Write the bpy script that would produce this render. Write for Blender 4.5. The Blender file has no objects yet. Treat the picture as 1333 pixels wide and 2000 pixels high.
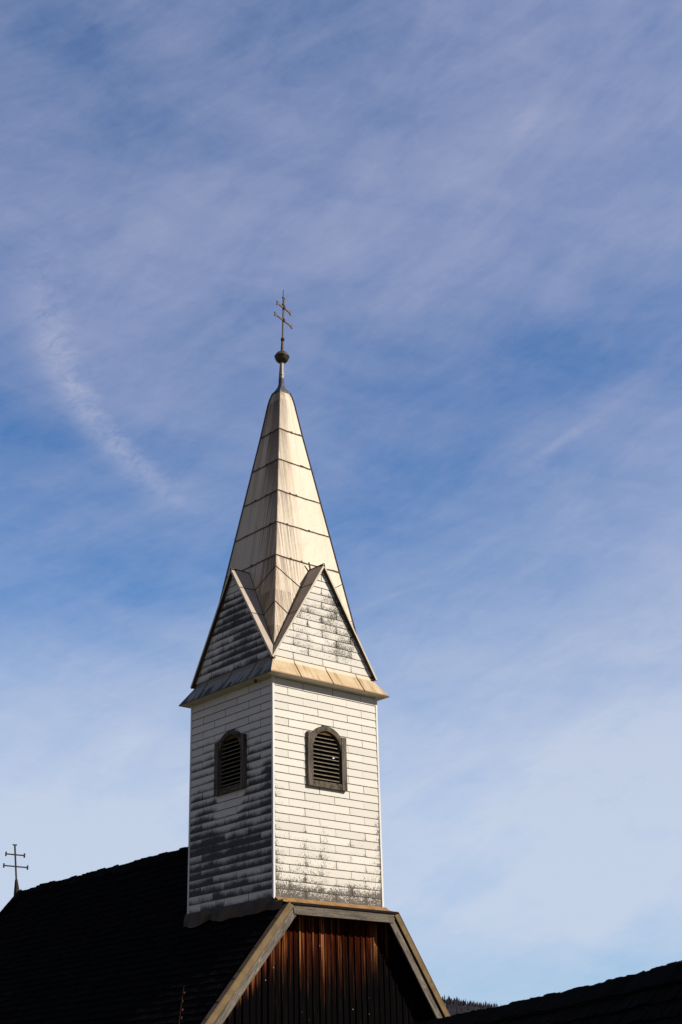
import bpy, bmesh, math, random
from mathutils import Vector, Matrix, noise as mnoise
R = math.radians
random.seed(7)
scene = bpy.context.scene
col = scene.collection

# ------------------------------------------------------------------ camera
CAM = Vector((-13.6221, -17.2306, -3.1439))
YAW, PITCH, ROLL = 0.7214, 0.4041, -0.0256
cd = bpy.data.cameras.new('camera')
cam = bpy.data.objects.new('camera', cd); col.objects.link(cam)
cd.sensor_fit = 'VERTICAL'; cd.sensor_height = 36.0; cd.sensor_width = 24.0
cd.lens = 2797.67 / 2000 * 36.0
cd.clip_start = 0.1; cd.clip_end = 20000
fwd = Vector((math.sin(YAW)*math.cos(PITCH), math.cos(YAW)*math.cos(PITCH), math.sin(PITCH)))
r0 = Vector((math.cos(YAW), -math.sin(YAW), 0)); u0 = r0.cross(fwd)
rt = math.cos(ROLL)*r0 + math.sin(ROLL)*u0
up = -math.sin(ROLL)*r0 + math.cos(ROLL)*u0
cam.matrix_world = Matrix(((rt.x, up.x, -fwd.x, CAM.x), (rt.y, up.y, -fwd.y, CAM.y), (rt.z, up.z, -fwd.z, CAM.z), (0, 0, 0, 1)))
scene.camera = cam

# ------------------------------------------------------------------ light
SUN_AZ = R(180 - 33)          # clockwise from +Y
SUN_EL = R(36)
SUN_STRENGTH = 5.0
sd = Vector((math.sin(SUN_AZ)*math.cos(SUN_EL), math.cos(SUN_AZ)*math.cos(SUN_EL), math.sin(SUN_EL)))
ld = bpy.data.lights.new('sun', 'SUN'); ld.energy = SUN_STRENGTH; ld.angle = R(0.5); ld.color = (1.0, 0.91, 0.79)
sun = bpy.data.objects.new('sun', ld); col.objects.link(sun)
sun.rotation_euler = sd.to_track_quat('Z', 'Y').to_euler(); sun.location = (20, -20, 25)

scene.view_settings.view_transform = 'Standard'; scene.view_settings.look = 'None'
scene.view_settings.exposure = 0.10; scene.view_settings.gamma = 1

# ------------------------------------------------------------------ node helper
class NT:
    def __init__(s, tree): s.t = tree
    def n(s, typ, **kw):
        nd = s.t.nodes.new(typ)
        for k, v in kw.items(): setattr(nd, k, v)
        return nd
    def put(s, sock, v):
        if isinstance(v, bpy.types.NodeSocket): s.t.links.new(v, sock)
        elif v is not None: sock.default_value = v
    def m(s, op, a, b=None, c=None, clamp=False):
        nd = s.n('ShaderNodeMath', operation=op); nd.use_clamp = clamp
        s.put(nd.inputs[0], a); s.put(nd.inputs[1], b)
        if c is not None: s.put(nd.inputs[2], c)
        return nd.outputs[0]
    def vm(s, op, a, b=None):
        nd = s.n('ShaderNodeVectorMath', operation=op); s.put(nd.inputs[0], a); s.put(nd.inputs[1], b)
        return nd.outputs['Value'] if op in ('DOT_PRODUCT', 'LENGTH', 'DISTANCE') else nd.outputs[0]
    def mix(s, f, a, b):
        nd = s.n('ShaderNodeMix', data_type='RGBA'); s.put(nd.inputs[0], f)
        s.put(nd.inputs[6], a if isinstance(a, bpy.types.NodeSocket) else (*a, 1)); s.put(nd.inputs[7], b if isinstance(b, bpy.types.NodeSocket) else (*b, 1))
        return nd.outputs[2]
    def noise(s, vec, scale=5, detail=4, rough=.55, dist=0):
        nd = s.n('ShaderNodeTexNoise'); s.put(nd.inputs['Vector'], vec)
        nd.inputs['Scale'].default_value = scale; nd.inputs['Detail'].default_value = detail
        nd.inputs['Roughness'].default_value = rough; nd.inputs['Distortion'].default_value = dist
        return nd.outputs[0]
    def scl(s, vec, v): return s.vm('MULTIPLY', vec, v)
    def ss(s, x, lo, hi):
        nd = s.n('ShaderNodeMapRange', interpolation_type='SMOOTHSTEP'); s.put(nd.inputs[0], x); s.put(nd.inputs[1], lo); s.put(nd.inputs[2], hi)
        return nd.outputs[0]
    def xyz(s, vec):
        nd = s.n('ShaderNodeSeparateXYZ'); s.put(nd.inputs[0], vec); return nd.outputs
    def comb(s, x, y, z):
        nd = s.n('ShaderNodeCombineXYZ'); s.put(nd.inputs[0], x); s.put(nd.inputs[1], y); s.put(nd.inputs[2], z); return nd.outputs[0]

# ------------------------------------------------------------------ sky (Nishita plus thin cirrus by azimuth and elevation)
SKY_STRENGTH = 0.09; SKY_TINT = (.56, 1.10, 1.52)        # clear, deep mountain blue
w = bpy.data.worlds.new('World'); scene.world = w; w.use_nodes = True
t = NT(w.node_tree); w.node_tree.nodes.clear()
out = t.n('ShaderNodeOutputWorld'); bg = t.n('ShaderNodeBackground')
sky = t.n('ShaderNodeTexSky', sky_type='NISHITA'); sky.sun_disc = False
sky.sun_elevation = SUN_EL; sky.sun_rotation = SUN_AZ; sky.altitude = 900; sky.air_density = 1.0; sky.dust_density = 0.3; sky.ozone_density = 2.5
tc = t.n('ShaderNodeTexCoord'); D = tc.outputs['Generated']
x, y, z = t.xyz(D)
DEG = 57.29578
az = t.m('MULTIPLY', t.m('ARCTAN2', x, y), DEG)
el = t.m('MULTIPLY', t.m('ARCSINE', z), DEG)
def gauss(a0, e0, wa, we, amp, tilt=0.0):
    da = t.m('SUBTRACT', az, a0); de = t.m('SUBTRACT', el, e0)
    c, s_ = math.cos(R(tilt)), math.sin(R(tilt))
    a = t.m('DIVIDE', t.m('ADD', t.m('MULTIPLY', da, c), t.m('MULTIPLY', de, s_)), wa)
    e = t.m('DIVIDE', t.m('SUBTRACT', t.m('MULTIPLY', de, c), t.m('MULTIPLY', da, s_)), we)
    q = t.m('ADD', t.m('MULTIPLY', a, a), t.m('MULTIPLY', e, e))
    return t.m('MULTIPLY', t.m('EXPONENT', t.m('MULTIPLY', q, -1.0)), amp)
def addall(xs):
    r = xs[0]
    for q in xs[1:]: r = t.m('ADD', r, q)
    return r
def streaks(tilt, sa, se, seed, detail, rough, dist):
    c_, s_ = math.cos(R(tilt)), math.sin(R(tilt))
    ra = t.m('ADD', t.m('MULTIPLY', az, c_), t.m('MULTIPLY', el, s_)); re = t.m('SUBTRACT', t.m('MULTIPLY', el, c_), t.m('MULTIPLY', az, s_))
    return t.noise(t.comb(t.m('MULTIPLY', ra, sa), t.m('MULTIPLY', re, se), seed), 1.0, detail, rough, dist)
str1 = streaks(16, .055, .11, 3.1, 5, .5, .5)
str2 = streaks(28, .16, .42, 8.3, 6, .55, .7)
str3 = streaks(-12, .10, .40, 5.9, 6, .55, .5)
fine = streaks(10, .9, 1.7, 1.7, 8, .68, .9)
fib = streaks(20, .35, 2.2, 4.4, 8, .66, 1.1)
blobs = addall([
    gauss(43, 34.5, 11, 4.4, .22, 8), gauss(55, 37.5, 8, 6, .15), gauss(31, 33, 7, 5, .12),
    gauss(41, 41.5, 26, 3.5, .06),
    gauss(61, 11.5, 14, 8.0, .54), gauss(22, 10.0, 17, 7.0, .68), gauss(44, 6, 30, 8, .26), gauss(49, 13.5, 13, 5.5, .16, 6),
    gauss(58, 23.0, 6, 4.5, .10, 25), gauss(34, 27.0, 5, 3.0, .08, -25), gauss(36, 15.5, 8, 2.5, .08, 8),
    gauss(54, 4.6, 7, 1.8, -.20, 8), gauss(31.5, 20.8, 9, 2.2, -.17, 5), gauss(50, 28.3, 8, 1.8, -.10, 14), gauss(44, 23.5, 6, 2.6, -.10, 30), gauss(46, 26.5, 4, 2.5, .10, 20), gauss(26, 26, 3.5, 3.2, -.12)])
den = t.m('ADD', blobs, t.m('MULTIPLY', t.m('SUBTRACT', str1, .5), .44))
den = t.m('ADD', den, t.m('MULTIPLY', t.m('SUBTRACT', str2, .5), .50))
den = t.m('ADD', den, t.m('MULTIPLY', t.m('SUBTRACT', str3, .5), .42))
den = t.m('ADD', den, t.m('MULTIPLY', t.m('SUBTRACT', fine, .5), .17))
den = t.m('ADD', den, t.m('MULTIPLY', t.m('SUBTRACT', fib, .5), .13))
# one brighter curved wisp, a fan of ice falling away to the right
de = t.m('SUBTRACT', el, 31.5)
cx = t.m('ADD', 27.9, t.m('ADD', t.m('MULTIPLY', de, -.08), t.m('MULTIPLY', t.m('MULTIPLY', de, de), .088)))
off = t.m('SUBTRACT', az, t.m('ADD', cx, t.m('MULTIPLY', t.m('SUBTRACT', fine, .5), 1.5)))
wd = t.m('DIVIDE', off, t.m('ADD', .80, t.m('MULTIPLY', t.m('ABSOLUTE', t.m('SUBTRACT', el, 27.0)), .07)))
wisp = t.m('EXPONENT', t.m('MULTIPLY', t.m('MULTIPLY', wd, wd), -1.0))
wisp = t.m('MULTIPLY', wisp, t.m('MULTIPLY', t.ss(el, 22.6, 25.5), t.m('SUBTRACT', 1.0, t.ss(el, 27.5, 35.0))))
wisp = t.m('MULTIPLY', wisp, t.ss(fine, .18, .66))
den = t.m('ADD', den, t.m('MULTIPLY', wisp, .38))
den = t.m('ADD', den, t.m('MULTIPLY', t.m('ADD', gauss(51.0, 25.4, 1.6, .26, .20, 26), gauss(53.3, 26.6, 2.4, .45, .10, 28)), t.m('ADD', .3, t.m('MULTIPLY', fine, 1.2))))
den = t.m('ADD', den, .295)
# cirrus confined to this quarter, so the unseen sky lights shade less
here = t.m('MULTIPLY', t.m('MULTIPLY', t.ss(az, -8, 18), t.m('SUBTRACT', 1.0, t.ss(az, 68, 100))), t.m('SUBTRACT', 1.0, t.ss(el, 48, 64)))
alpha = t.m('MULTIPLY', t.m('MINIMUM', t.m('MAXIMUM', den, 0.0), .92), here)
SK = SKY_STRENGTH
lowd = t.m('ADD', .80, t.m('MULTIPLY', t.ss(el, 2.0, 12.0), .20))          # dims the sky towards the horizon
tint = t.scl(t.scl(sky.outputs[0], (SK*SKY_TINT[0], SK*SKY_TINT[1], SK*SKY_TINT[2])), t.comb(lowd, lowd, lowd))
lowf = t.m('SUBTRACT', 1.0, t.ss(el, 9.0, 30.0))
cloudc = t.mix(lowf, (.385, .415, .585), (.545, .615, .745))
fin = t.mix(alpha, tint, cloudc)
fin = t.mix(t.m('MULTIPLY', t.m('SUBTRACT', 1.0, here), .88), fin, (.145, .150, .222))      # grey veil added over the unseen sky to neutralise shade light
t.put(bg.inputs[0], fin); bg.inputs[1].default_value = 1.0
t.t.links.new(bg.outputs[0], out.inputs[0])

# ------------------------------------------------------------------ material helpers
def material(name, fn, rough=.7, spec=.3, metal=0.0):
    m = bpy.data.materials.new(name); m.use_nodes = True
    b = m.node_tree.nodes['Principled BSDF']
    b.inputs['Roughness'].default_value = rough; b.inputs['Specular IOR Level'].default_value = spec; b.inputs['Metallic'].default_value = metal
    q = NT(m.node_tree); tcn = q.n('ShaderNodeTexCoord')
    fn(q, b, tcn.outputs['Object'])
    return m
def bump(q, b, h, strength=.3, dist=.01):
    nd = q.n('ShaderNodeBump'); nd.inputs['Strength'].default_value = strength; nd.inputs['Distance'].default_value = dist
    q.put(nd.inputs['Height'], h); q.put(b.inputs['Normal'], nd.outputs[0])
def attr(q, name):
    nd = q.n('ShaderNodeAttribute', attribute_name=name); return nd.outputs

def m_shingle(streaky):
    def fn(q, b, P):
        uv = q.n('ShaderNodeUVMap', uv_map='sh'); u, v, _ = q.xyz(uv.outputs[0])
        dens = attr(q, 'dirt')['Fac']; rnd = attr(q, 'rnd')['Fac']
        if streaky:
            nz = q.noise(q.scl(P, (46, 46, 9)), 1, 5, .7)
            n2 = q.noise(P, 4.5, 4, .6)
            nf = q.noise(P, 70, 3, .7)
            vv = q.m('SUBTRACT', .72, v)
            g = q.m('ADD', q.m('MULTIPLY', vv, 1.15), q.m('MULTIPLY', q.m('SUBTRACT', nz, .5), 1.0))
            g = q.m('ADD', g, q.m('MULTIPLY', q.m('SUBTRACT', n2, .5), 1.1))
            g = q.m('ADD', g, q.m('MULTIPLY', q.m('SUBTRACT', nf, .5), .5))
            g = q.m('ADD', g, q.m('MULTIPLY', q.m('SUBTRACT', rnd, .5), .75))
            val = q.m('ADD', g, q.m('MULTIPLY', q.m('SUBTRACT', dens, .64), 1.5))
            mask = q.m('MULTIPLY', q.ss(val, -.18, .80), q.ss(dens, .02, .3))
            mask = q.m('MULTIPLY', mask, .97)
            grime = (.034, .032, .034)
        else:
            nz = q.noise(q.scl(P, (1, 1, .85)), 60, 3, .8)
            ue = q.ss(q.m('ABSOLUTE', q.m('SUBTRACT', u, .5)), .36, .5)
            n2 = q.noise(P, 5.5, 4, .6)
            g = q.m('ADD', q.m('MULTIPLY', q.m('SUBTRACT', .60, v), .46), q.m('ADD', q.m('MULTIPLY', ue, .34), q.m('MULTIPLY', q.m('SUBTRACT', nz, .5), 4.0)))
            g = q.m('ADD', g, q.m('MULTIPLY', q.m('SUBTRACT', n2, .5), .9))
            val = q.m('ADD', g, q.m('MULTIPLY', q.m('SUBTRACT', dens, .62), 1.5))
            mask = q.m('MULTIPLY', q.ss(val, -.05, .42), q.ss(dens, .03, .25))
            mask = q.m('MULTIPLY', mask, .93)
            grime = (.050, .040, .030)
        lf = q.noise(P, 1.7, 3, .5)
        paint = q.mix(lf, (.735, .705, .63), (.67, .64, .565))
        k = q.m('ADD', .93, q.m('MULTIPLY', rnd, .11))
        paint = q.scl(paint, q.comb(k, k, k))
        # specks: nail heads and lichen dots
        vor = q.n('ShaderNodeTexVoronoi'); q.put(vor.inputs['Vector'], P); vor.inputs['Scale'].default_value = 7.5
        dot = q.m('SUBTRACT', 1.0, q.ss(vor.outputs['Distance'], .035, .06))
        dot = q.m('MULTIPLY', dot, q.ss(q.xyz(vor.outputs['Color'])[0], .55, .6))
        # dirty drip edge, darkened to paint in the shadow gap between courses
        dl = q.m('SUBTRACT', 1.0, q.ss(q.m('ADD', v, q.m('MULTIPLY', q.m('SUBTRACT', q.noise(P, 30, 3, .7), .5), .10)), .042, .066))
        allm = q.m('MAXIMUM', q.m('MAXIMUM', mask, q.m('MULTIPLY', dl, .80)), q.m('MULTIPLY', dot, .75))
        q.put(b.inputs['Base Color'], q.mix(allm, paint, grime))
        bump(q, b, q.noise(P, 40, 4, .6), .12, .004)
    return fn
M = {}
M['shingle_front'] = material('painted_shingle_speckled', m_shingle(False), .62, .25)
M['shingle_left'] = material('painted_shingle_streaked', m_shingle(True), .62, .25)

def plain(c1, c2, scale=6, stretch=(1, 1, 1), bmp=.15):
    def fn(q, b, P):
        nz = q.noise(q.scl(P, stretch), scale, 5, .65)
        q.put(b.inputs['Base Color'], q.mix(q.ss(nz, .3, .7), c1, c2))
        if bmp: bump(q, b, nz, bmp, .01)
    return fn
M['backing'] = material('dark_joint', plain((.03, .028, .025), (.05, .045, .04)), .9, .1)
M['trim'] = material('white_trim', plain((.78, .77, .74), (.66, .65, .62), 3, (1, 1, .2), .03), .5, .35)
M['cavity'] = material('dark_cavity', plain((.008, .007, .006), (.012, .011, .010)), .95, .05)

def m_oldwood(base, dark, pale, axis):
    st = {'z': (24, 24, 1.8), 'x': (1.8, 30, 30), 'n': (14, 14, 14)}[axis]
    def fn(q, b, P):
        g = q.noise(q.scl(P, st), 1, 6, .7, .3)
        f = q.noise(P, 55, 4, .7)
        lo = q.noise(P, 3.0, 3, .6)
        c = q.mix(q.ss(g, .32, .62), dark, base)
        c = q.mix(q.m('MULTIPLY', q.ss(f, .55, .72), .75), c, pale)
        c = q.mix(q.m('MULTIPLY', q.ss(lo, .55, .75), .4), c, dark)
        q.put(b.inputs['Base Color'], c); bump(q, b, g, .5, .01)
    return fn
M['frame_v'] = material('weathered_frame_upright', m_oldwood((.150, .124, .098), (.018, .015, .012), (.36, .31, .26), 'z'), .85, .15)
M['frame_h'] = material('weathered_frame_level', m_oldwood((.125, .102, .078), (.020, .016, .012), (.33, .28, .22), 'n'), .85, .15)
M['filler'] = material('brown_filler_board', plain((.16, .085, .03), (.07, .04, .02), 16), .85, .1)
M['slat_shaded'] = material('shaded_slat_face', plain((.020, .015, .014), (.042, .031, .028), 20, (1, 1, 1), .2), .9, .08)
M['slat'] = material('lit_slat_edge', plain((.27, .24, .16), (.14, .12, .08), 14, (1, 1, 1), .2), .8, .2)
def m_rake(base, dark, pale):
    def fn(q, b, P):
        px, py, pz = q.xyz(P); d = q.m('ABSOLUTE', q.m('SUBTRACT', px, 1.1))
        al = q.m('SUBTRACT', q.m('MULTIPLY', d, .61), q.m('MULTIPLY', pz, .79)); cr = q.m('ADD', q.m('MULTIPLY', d, .79), q.m('MULTIPLY', pz, .61))
        g = q.noise(q.comb(q.m('MULTIPLY', al, 2.2), q.m('MULTIPLY', cr, 42), q.m('MULTIPLY', py, 20)), 1, 6, .7, .3)
        f = q.noise(q.comb(q.m('MULTIPLY', al, 9), q.m('MULTIPLY', cr, 60), 3.0), 1, 4, .7)
        c = q.mix(q.ss(g, .34, .64), dark, base)
        c = q.mix(q.m('MULTIPLY', q.ss(f, .54, .70), .8), c, pale)
        q.put(b.inputs['Base Color'], c); bump(q, b, g, .5, .01)
    return fn
M['board'] = material('grey_weathered_board', m_rake((.20, .175, .145), (.055, .045, .036), (.40, .37, .32)), .85, .15)
M['beam'] = material('grey_weathered_beam', m_oldwood((.17, .145, .115), (.055, .045, .034), (.36, .32, .27), 'x'), .85, .15)

def m_spire(q, b, P):
    px, py, pz = q.xyz(P)
    dx = q.m('SUBTRACT', px, 1.1); dy = q.m('SUBTRACT', py, 1.1)
    half = q.m('ADD', .127, q.m('MULTIPLY', q.m('SUBTRACT', 9.305, pz), .1617))
    # along-face coordinate: distance from the near arris measured across the sheet
    geo = q.n('ShaderNodeNewGeometry'); nx, ny, nz = q.xyz(geo.outputs['Normal'])
    isx = q.m('GREATER_THAN', q.m('ABSOLUTE', nx), q.m('ABSOLUTE', ny))
    s = q.m('ADD', q.m('MULTIPLY', isx, dy), q.m('MULTIPLY', q.m('SUBTRACT', 1.0, isx), dx))
    sa = q.m('DIVIDE', s, q.m('MAXIMUM', half, .05))
    zone = q.m('FLOOR', q.m('MULTIPLY', q.m('SUBTRACT', pz, 5.06), 1.49))
    sv = q.comb(q.m('MULTIPLY', q.m('ADD', s, q.m('MULTIPLY', zone, .041)), 26), q.m('MULTIPLY', isx, 7.0), q.m('MULTIPLY', pz, .42))
    n1 = q.noise(sv, 1, 4, .65, .25)
    n3 = q.noise(q.comb(q.m('MULTIPLY', s, 7), q.m('MULTIPLY', isx, 3.0), q.m('MULTIPLY', pz, .25)), 1, 3, .5)
    near = q.m('SUBTRACT', 1.0, q.ss(sa, -.75, .35))
    top = q.ss(pz, 6.2, 9.2)
    wgt = q.m('ADD', q.m('MULTIPLY', near, .31), q.m('ADD', q.m('MULTIPLY', top, .07), q.m('MULTIPLY', isx, q.m('MULTIPLY', top, .22))))
    st = q.ss(q.m('ADD', n1, wgt), .70, .86)
    frac = q.m('SUBTRACT', q.m('MULTIPLY', q.m('SUBTRACT', pz, 5.06), 1.49), zone)
    st = q.m('MULTIPLY', st, q.m('ADD', .45, q.m('MULTIPLY', frac, .55)))       # runs start under each lap and thin out
    st2 = q.m('MULTIPLY', q.ss(q.m('ADD', n3, q.m('MULTIPLY', wgt, .6)), .52, .80), .62)
    lf = q.noise(P, 1.1, 3, .5)
    c = q.mix(lf, (.665, .575, .435), (.595, .505, .375))
    c = q.mix(st2, c, (.38, .255, .13))
    c = q.mix(q.m('MULTIPLY', st, .92), c, (.13, .082, .042))
    bl = q.n('ShaderNodeTexVoronoi'); q.put(bl.inputs['Vector'], q.scl(P, (1, 1, .6))); bl.inputs['Scale'].default_value = 3.2
    blm = q.m('MULTIPLY', q.m('SUBTRACT', 1.0, q.ss(bl.outputs['Distance'], .16, .24)), q.ss(q.xyz(bl.outputs['Color'])[0], .72, .75))
    c = q.mix(q.m('MULTIPLY', blm, .28), c, (.36, .30, .24))
    vor = q.n('ShaderNodeTexVoronoi'); q.put(vor.inputs['Vector'], P); vor.inputs['Scale'].default_value = 8
    dot = q.m('MULTIPLY', q.m('SUBTRACT', 1.0, q.ss(vor.outputs['Distance'], .04, .07)), q.ss(q.xyz(vor.outputs['Color'])[0], .6, .65))
    c = q.mix(q.m('MULTIPLY', dot, .7), c, (.09, .07, .05))
    gr = attr(q, 'dirt')['Fac']
    c = q.mix(q.m('MULTIPLY', gr, .8), c, (.13, .10, .075))
    q.put(b.inputs['Base Color'], c)
    bump(q, b, q.noise(P, 3.0, 4, .55), .45, .05)
M['spire'] = material('cream_sheet_metal', m_spire, .5, .35)
M['dormer'] = material('cream_dormer_sheet', plain((.50, .43, .345), (.40, .335, .265), 2.2, (1, 1, 1), .15), .6, .25)
M['seam'] = material('dirty_folded_seam', plain((.075, .055, .038), (.15, .115, .08), 25), .8, .2)
M['arris'] = material('dirty_arris', plain((.10, .08, .06), (.20, .16, .12), 18), .75, .2)
M['verge'] = material('cream_verge', plain((.66, .58, .45), (.52, .44, .33), 9), .6, .3)
M['under'] = material('brown_underside', plain((.05, .038, .028), (.09, .07, .05), 9), .9, .1)

def m_skirt(left):
    def fn(q, b, P):
        px, py, pz = q.xyz(P)
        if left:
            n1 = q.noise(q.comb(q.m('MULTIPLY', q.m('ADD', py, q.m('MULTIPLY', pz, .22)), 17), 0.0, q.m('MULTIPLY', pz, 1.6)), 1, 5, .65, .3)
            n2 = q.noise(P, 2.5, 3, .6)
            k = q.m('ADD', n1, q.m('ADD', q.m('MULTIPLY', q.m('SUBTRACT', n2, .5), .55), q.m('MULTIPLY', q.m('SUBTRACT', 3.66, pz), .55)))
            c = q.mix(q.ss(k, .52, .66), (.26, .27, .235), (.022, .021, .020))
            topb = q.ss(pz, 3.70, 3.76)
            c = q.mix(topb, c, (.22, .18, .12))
        else:
            n1 = q.noise(q.comb(q.m('MULTIPLY', px, 9), 0.0, q.m('MULTIPLY', pz, .9)), 1, 4, .6, .2)
            n2 = q.noise(P, 3.5, 4, .6)
            c = q.mix(q.ss(n2, .3, .7), (.58, .46, .30), (.50, .365, .205))
            c = q.mix(q.m('MULTIPLY', q.ss(n1, .50, .66), .85), c, (.33, .185, .065))
            topb = q.ss(pz, 3.70, 3.75)
            c = q.mix(q.m('MULTIPLY', topb, .7), c, (.68, .60, .46))
            bot = q.m('SUBTRACT', 1.0, q.ss(pz, 3.462, 3.50))
            c = q.mix(q.m('MULTIPLY', bot, .75), c, (.24, .11, .05))
        vor = q.n('ShaderNodeTexVoronoi'); q.put(vor.inputs['Vector'], P); vor.inputs['Scale'].default_value = 9
        dot = q.m('MULTIPLY', q.m('SUBTRACT', 1.0, q.ss(vor.outputs['Distance'], .05, .085)), q.ss(q.xyz(vor.outputs['Color'])[0], .5, .55))
        c = q.mix(q.m('MULTIPLY', dot, .8), c, (.06, .045, .03))
        q.put(b.inputs['Base Color'], c)
        bump(q, b, q.noise(P, 3.0, 3, .5), .25, .03)
    return fn
M['skirt_front'] = material('rust_stained_sheet', m_skirt(False), .55, .3)
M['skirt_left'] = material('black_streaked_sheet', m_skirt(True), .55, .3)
M['soffit'] = material('painted_soffit', plain((.62, .58, .52), (.52, .48, .42), 7), .7, .2)
M['lead'] = material('lead_sheet', plain((.085, .095, .11), (.035, .04, .045), 14, (1, 1, .4)), .6, .3, .1)
M['lead_pale'] = material('pale_zinc', plain((.36, .32, .26), (.22, .20, .17), 10, (1, 1, .3)), .5, .4, .3)
M['ball'] = material('tarnished_copper', plain((.045, .038, .03), (.11, .085, .06), 12), .5, .4, .4)
M['rust'] = material('rusty_iron', plain((.14, .085, .058), (.23, .16, .115), 30), .8, .2)
M['iron'] = material('dark_iron', plain((.014, .010, .009), (.032, .022, .018), 30), .75, .25)

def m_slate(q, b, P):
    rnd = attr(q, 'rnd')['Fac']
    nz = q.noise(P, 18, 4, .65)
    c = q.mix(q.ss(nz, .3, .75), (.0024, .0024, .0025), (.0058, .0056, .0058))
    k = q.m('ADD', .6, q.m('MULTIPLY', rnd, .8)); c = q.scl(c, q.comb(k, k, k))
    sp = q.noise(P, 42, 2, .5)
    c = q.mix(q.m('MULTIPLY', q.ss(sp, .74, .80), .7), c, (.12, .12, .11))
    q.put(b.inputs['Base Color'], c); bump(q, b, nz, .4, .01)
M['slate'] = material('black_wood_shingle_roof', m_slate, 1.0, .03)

def m_gable(q, b, P):
    px, py, pz = q.xyz(P)
    rnd = attr(q, 'rnd')['Fac']
    grain = q.noise(q.comb(q.m('MULTIPLY', px, 55), q.m('MULTIPLY', py, 55), q.m('MULTIPLY', pz, 2.0)), 1, 6, .7, .4)
    strk = q.noise(q.comb(q.m('MULTIPLY', px, 22), 4.0, q.m('MULTIPLY', pz, .55)), 1, 5, .65)
    board = q.mix(q.ss(grain, .32, .68), (.014, .003, .0013), (.10, .017, .0045))
    board = q.mix(q.m('MULTIPLY', q.ss(q.m('ADD', strk, q.m('MULTIPLY', rnd, .14)), .58, .74), .75), board, (.34, .14, .05))
    k = q.m('ADD', .28, q.m('MULTIPLY', rnd, .95)); board = q.scl(board, q.comb(k, k, k))
    gs = q.noise(q.comb(q.m('MULTIPLY', px, 40), 9.0, q.m('MULTIPLY', pz, 1.2)), 1, 6, .7)
    black = q.mix(q.m('MULTIPLY', q.ss(gs, .56, .76), .7), (.0022, .0020, .0022), (.055, .046, .040))
    # rain-blackened lower part with a ragged streaked boundary
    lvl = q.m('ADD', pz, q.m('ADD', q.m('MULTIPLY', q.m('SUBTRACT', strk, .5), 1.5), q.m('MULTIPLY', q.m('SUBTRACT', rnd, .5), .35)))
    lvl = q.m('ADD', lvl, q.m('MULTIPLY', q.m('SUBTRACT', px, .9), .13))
    lvl = q.m('SUBTRACT', lvl, q.m('MULTIPLY', q.ss(px, 1.55, 2.25), .75))  # black reaches higher up the boards towards the right
    # boards sheltered close under the left rake stay brown
    sh = q.m('SUBTRACT', q.m('MULTIPLY', q.m('SUBTRACT', px, .06), 1.157), pz)
    lvl = q.m('ADD', lvl, q.m('MULTIPLY', q.m('SUBTRACT', 1.0, q.ss(sh, .35, .95)), 1.2))
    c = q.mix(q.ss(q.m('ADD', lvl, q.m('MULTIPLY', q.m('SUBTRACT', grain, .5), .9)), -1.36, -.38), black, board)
    vor = q.n('ShaderNodeTexVoronoi'); q.put(vor.inputs['Vector'], P); vor.inputs['Scale'].default_value = 6
    dot = q.m('MULTIPLY', q.m('SUBTRACT', 1.0, q.ss(vor.outputs['Distance'], .05, .08)), q.ss(q.xyz(vor.outputs['Color'])[0], .6, .65))
    c = q.mix(q.m('MULTIPLY', dot, .55), c, (.40, .28, .16))
    q.put(b.inputs['Base Color'], c); bump(q, b, grain, .5, .012)
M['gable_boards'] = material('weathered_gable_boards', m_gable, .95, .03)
M['flash'] = material('ochre_verge_metal', plain((.20, .13, .055), (.125, .08, .034), 8, (1, 1, 1)), .6, .3)
M['apron'] = material('brown_apron_metal', plain((.085, .058, .028), (.035, .027, .018), 5), .65, .25)
M['front_flash'] = material('orange_brown_flashing', plain((.34, .19, .07), (.22, .12, .045), 7), .6, .3)
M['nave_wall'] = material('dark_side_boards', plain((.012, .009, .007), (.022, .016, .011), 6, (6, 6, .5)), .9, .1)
M['ground'] = material('meadow_ground', plain((.085, .085, .040), (.125, .105, .060), .4, (1, 1, 1), 0), .95, .05)
M['hill'] = material('hill_forest_floor', plain((.016, .016, .020), (.028, .025, .027), .02, (1, 1, 1), 0), .95, .05)
M['needle'] = material('conifer_needles', plain((.026, .027, .034), (.055, .046, .050), .3, (1, 1, 1), 0), .9, .05)
M['bark'] = material('conifer_bark', plain((.04, .03, .022), (.06, .045, .033), 2, (1, 1, 1), 0), .9, .05)
M['twig'] = material('reddish_twig', plain((.10, .035, .025), (.055, .03, .022), 40), .8, .15)
M['white'] = material('white_mark', plain((.78, .80, .82), (.7, .72, .75)), .6, .2)

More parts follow.
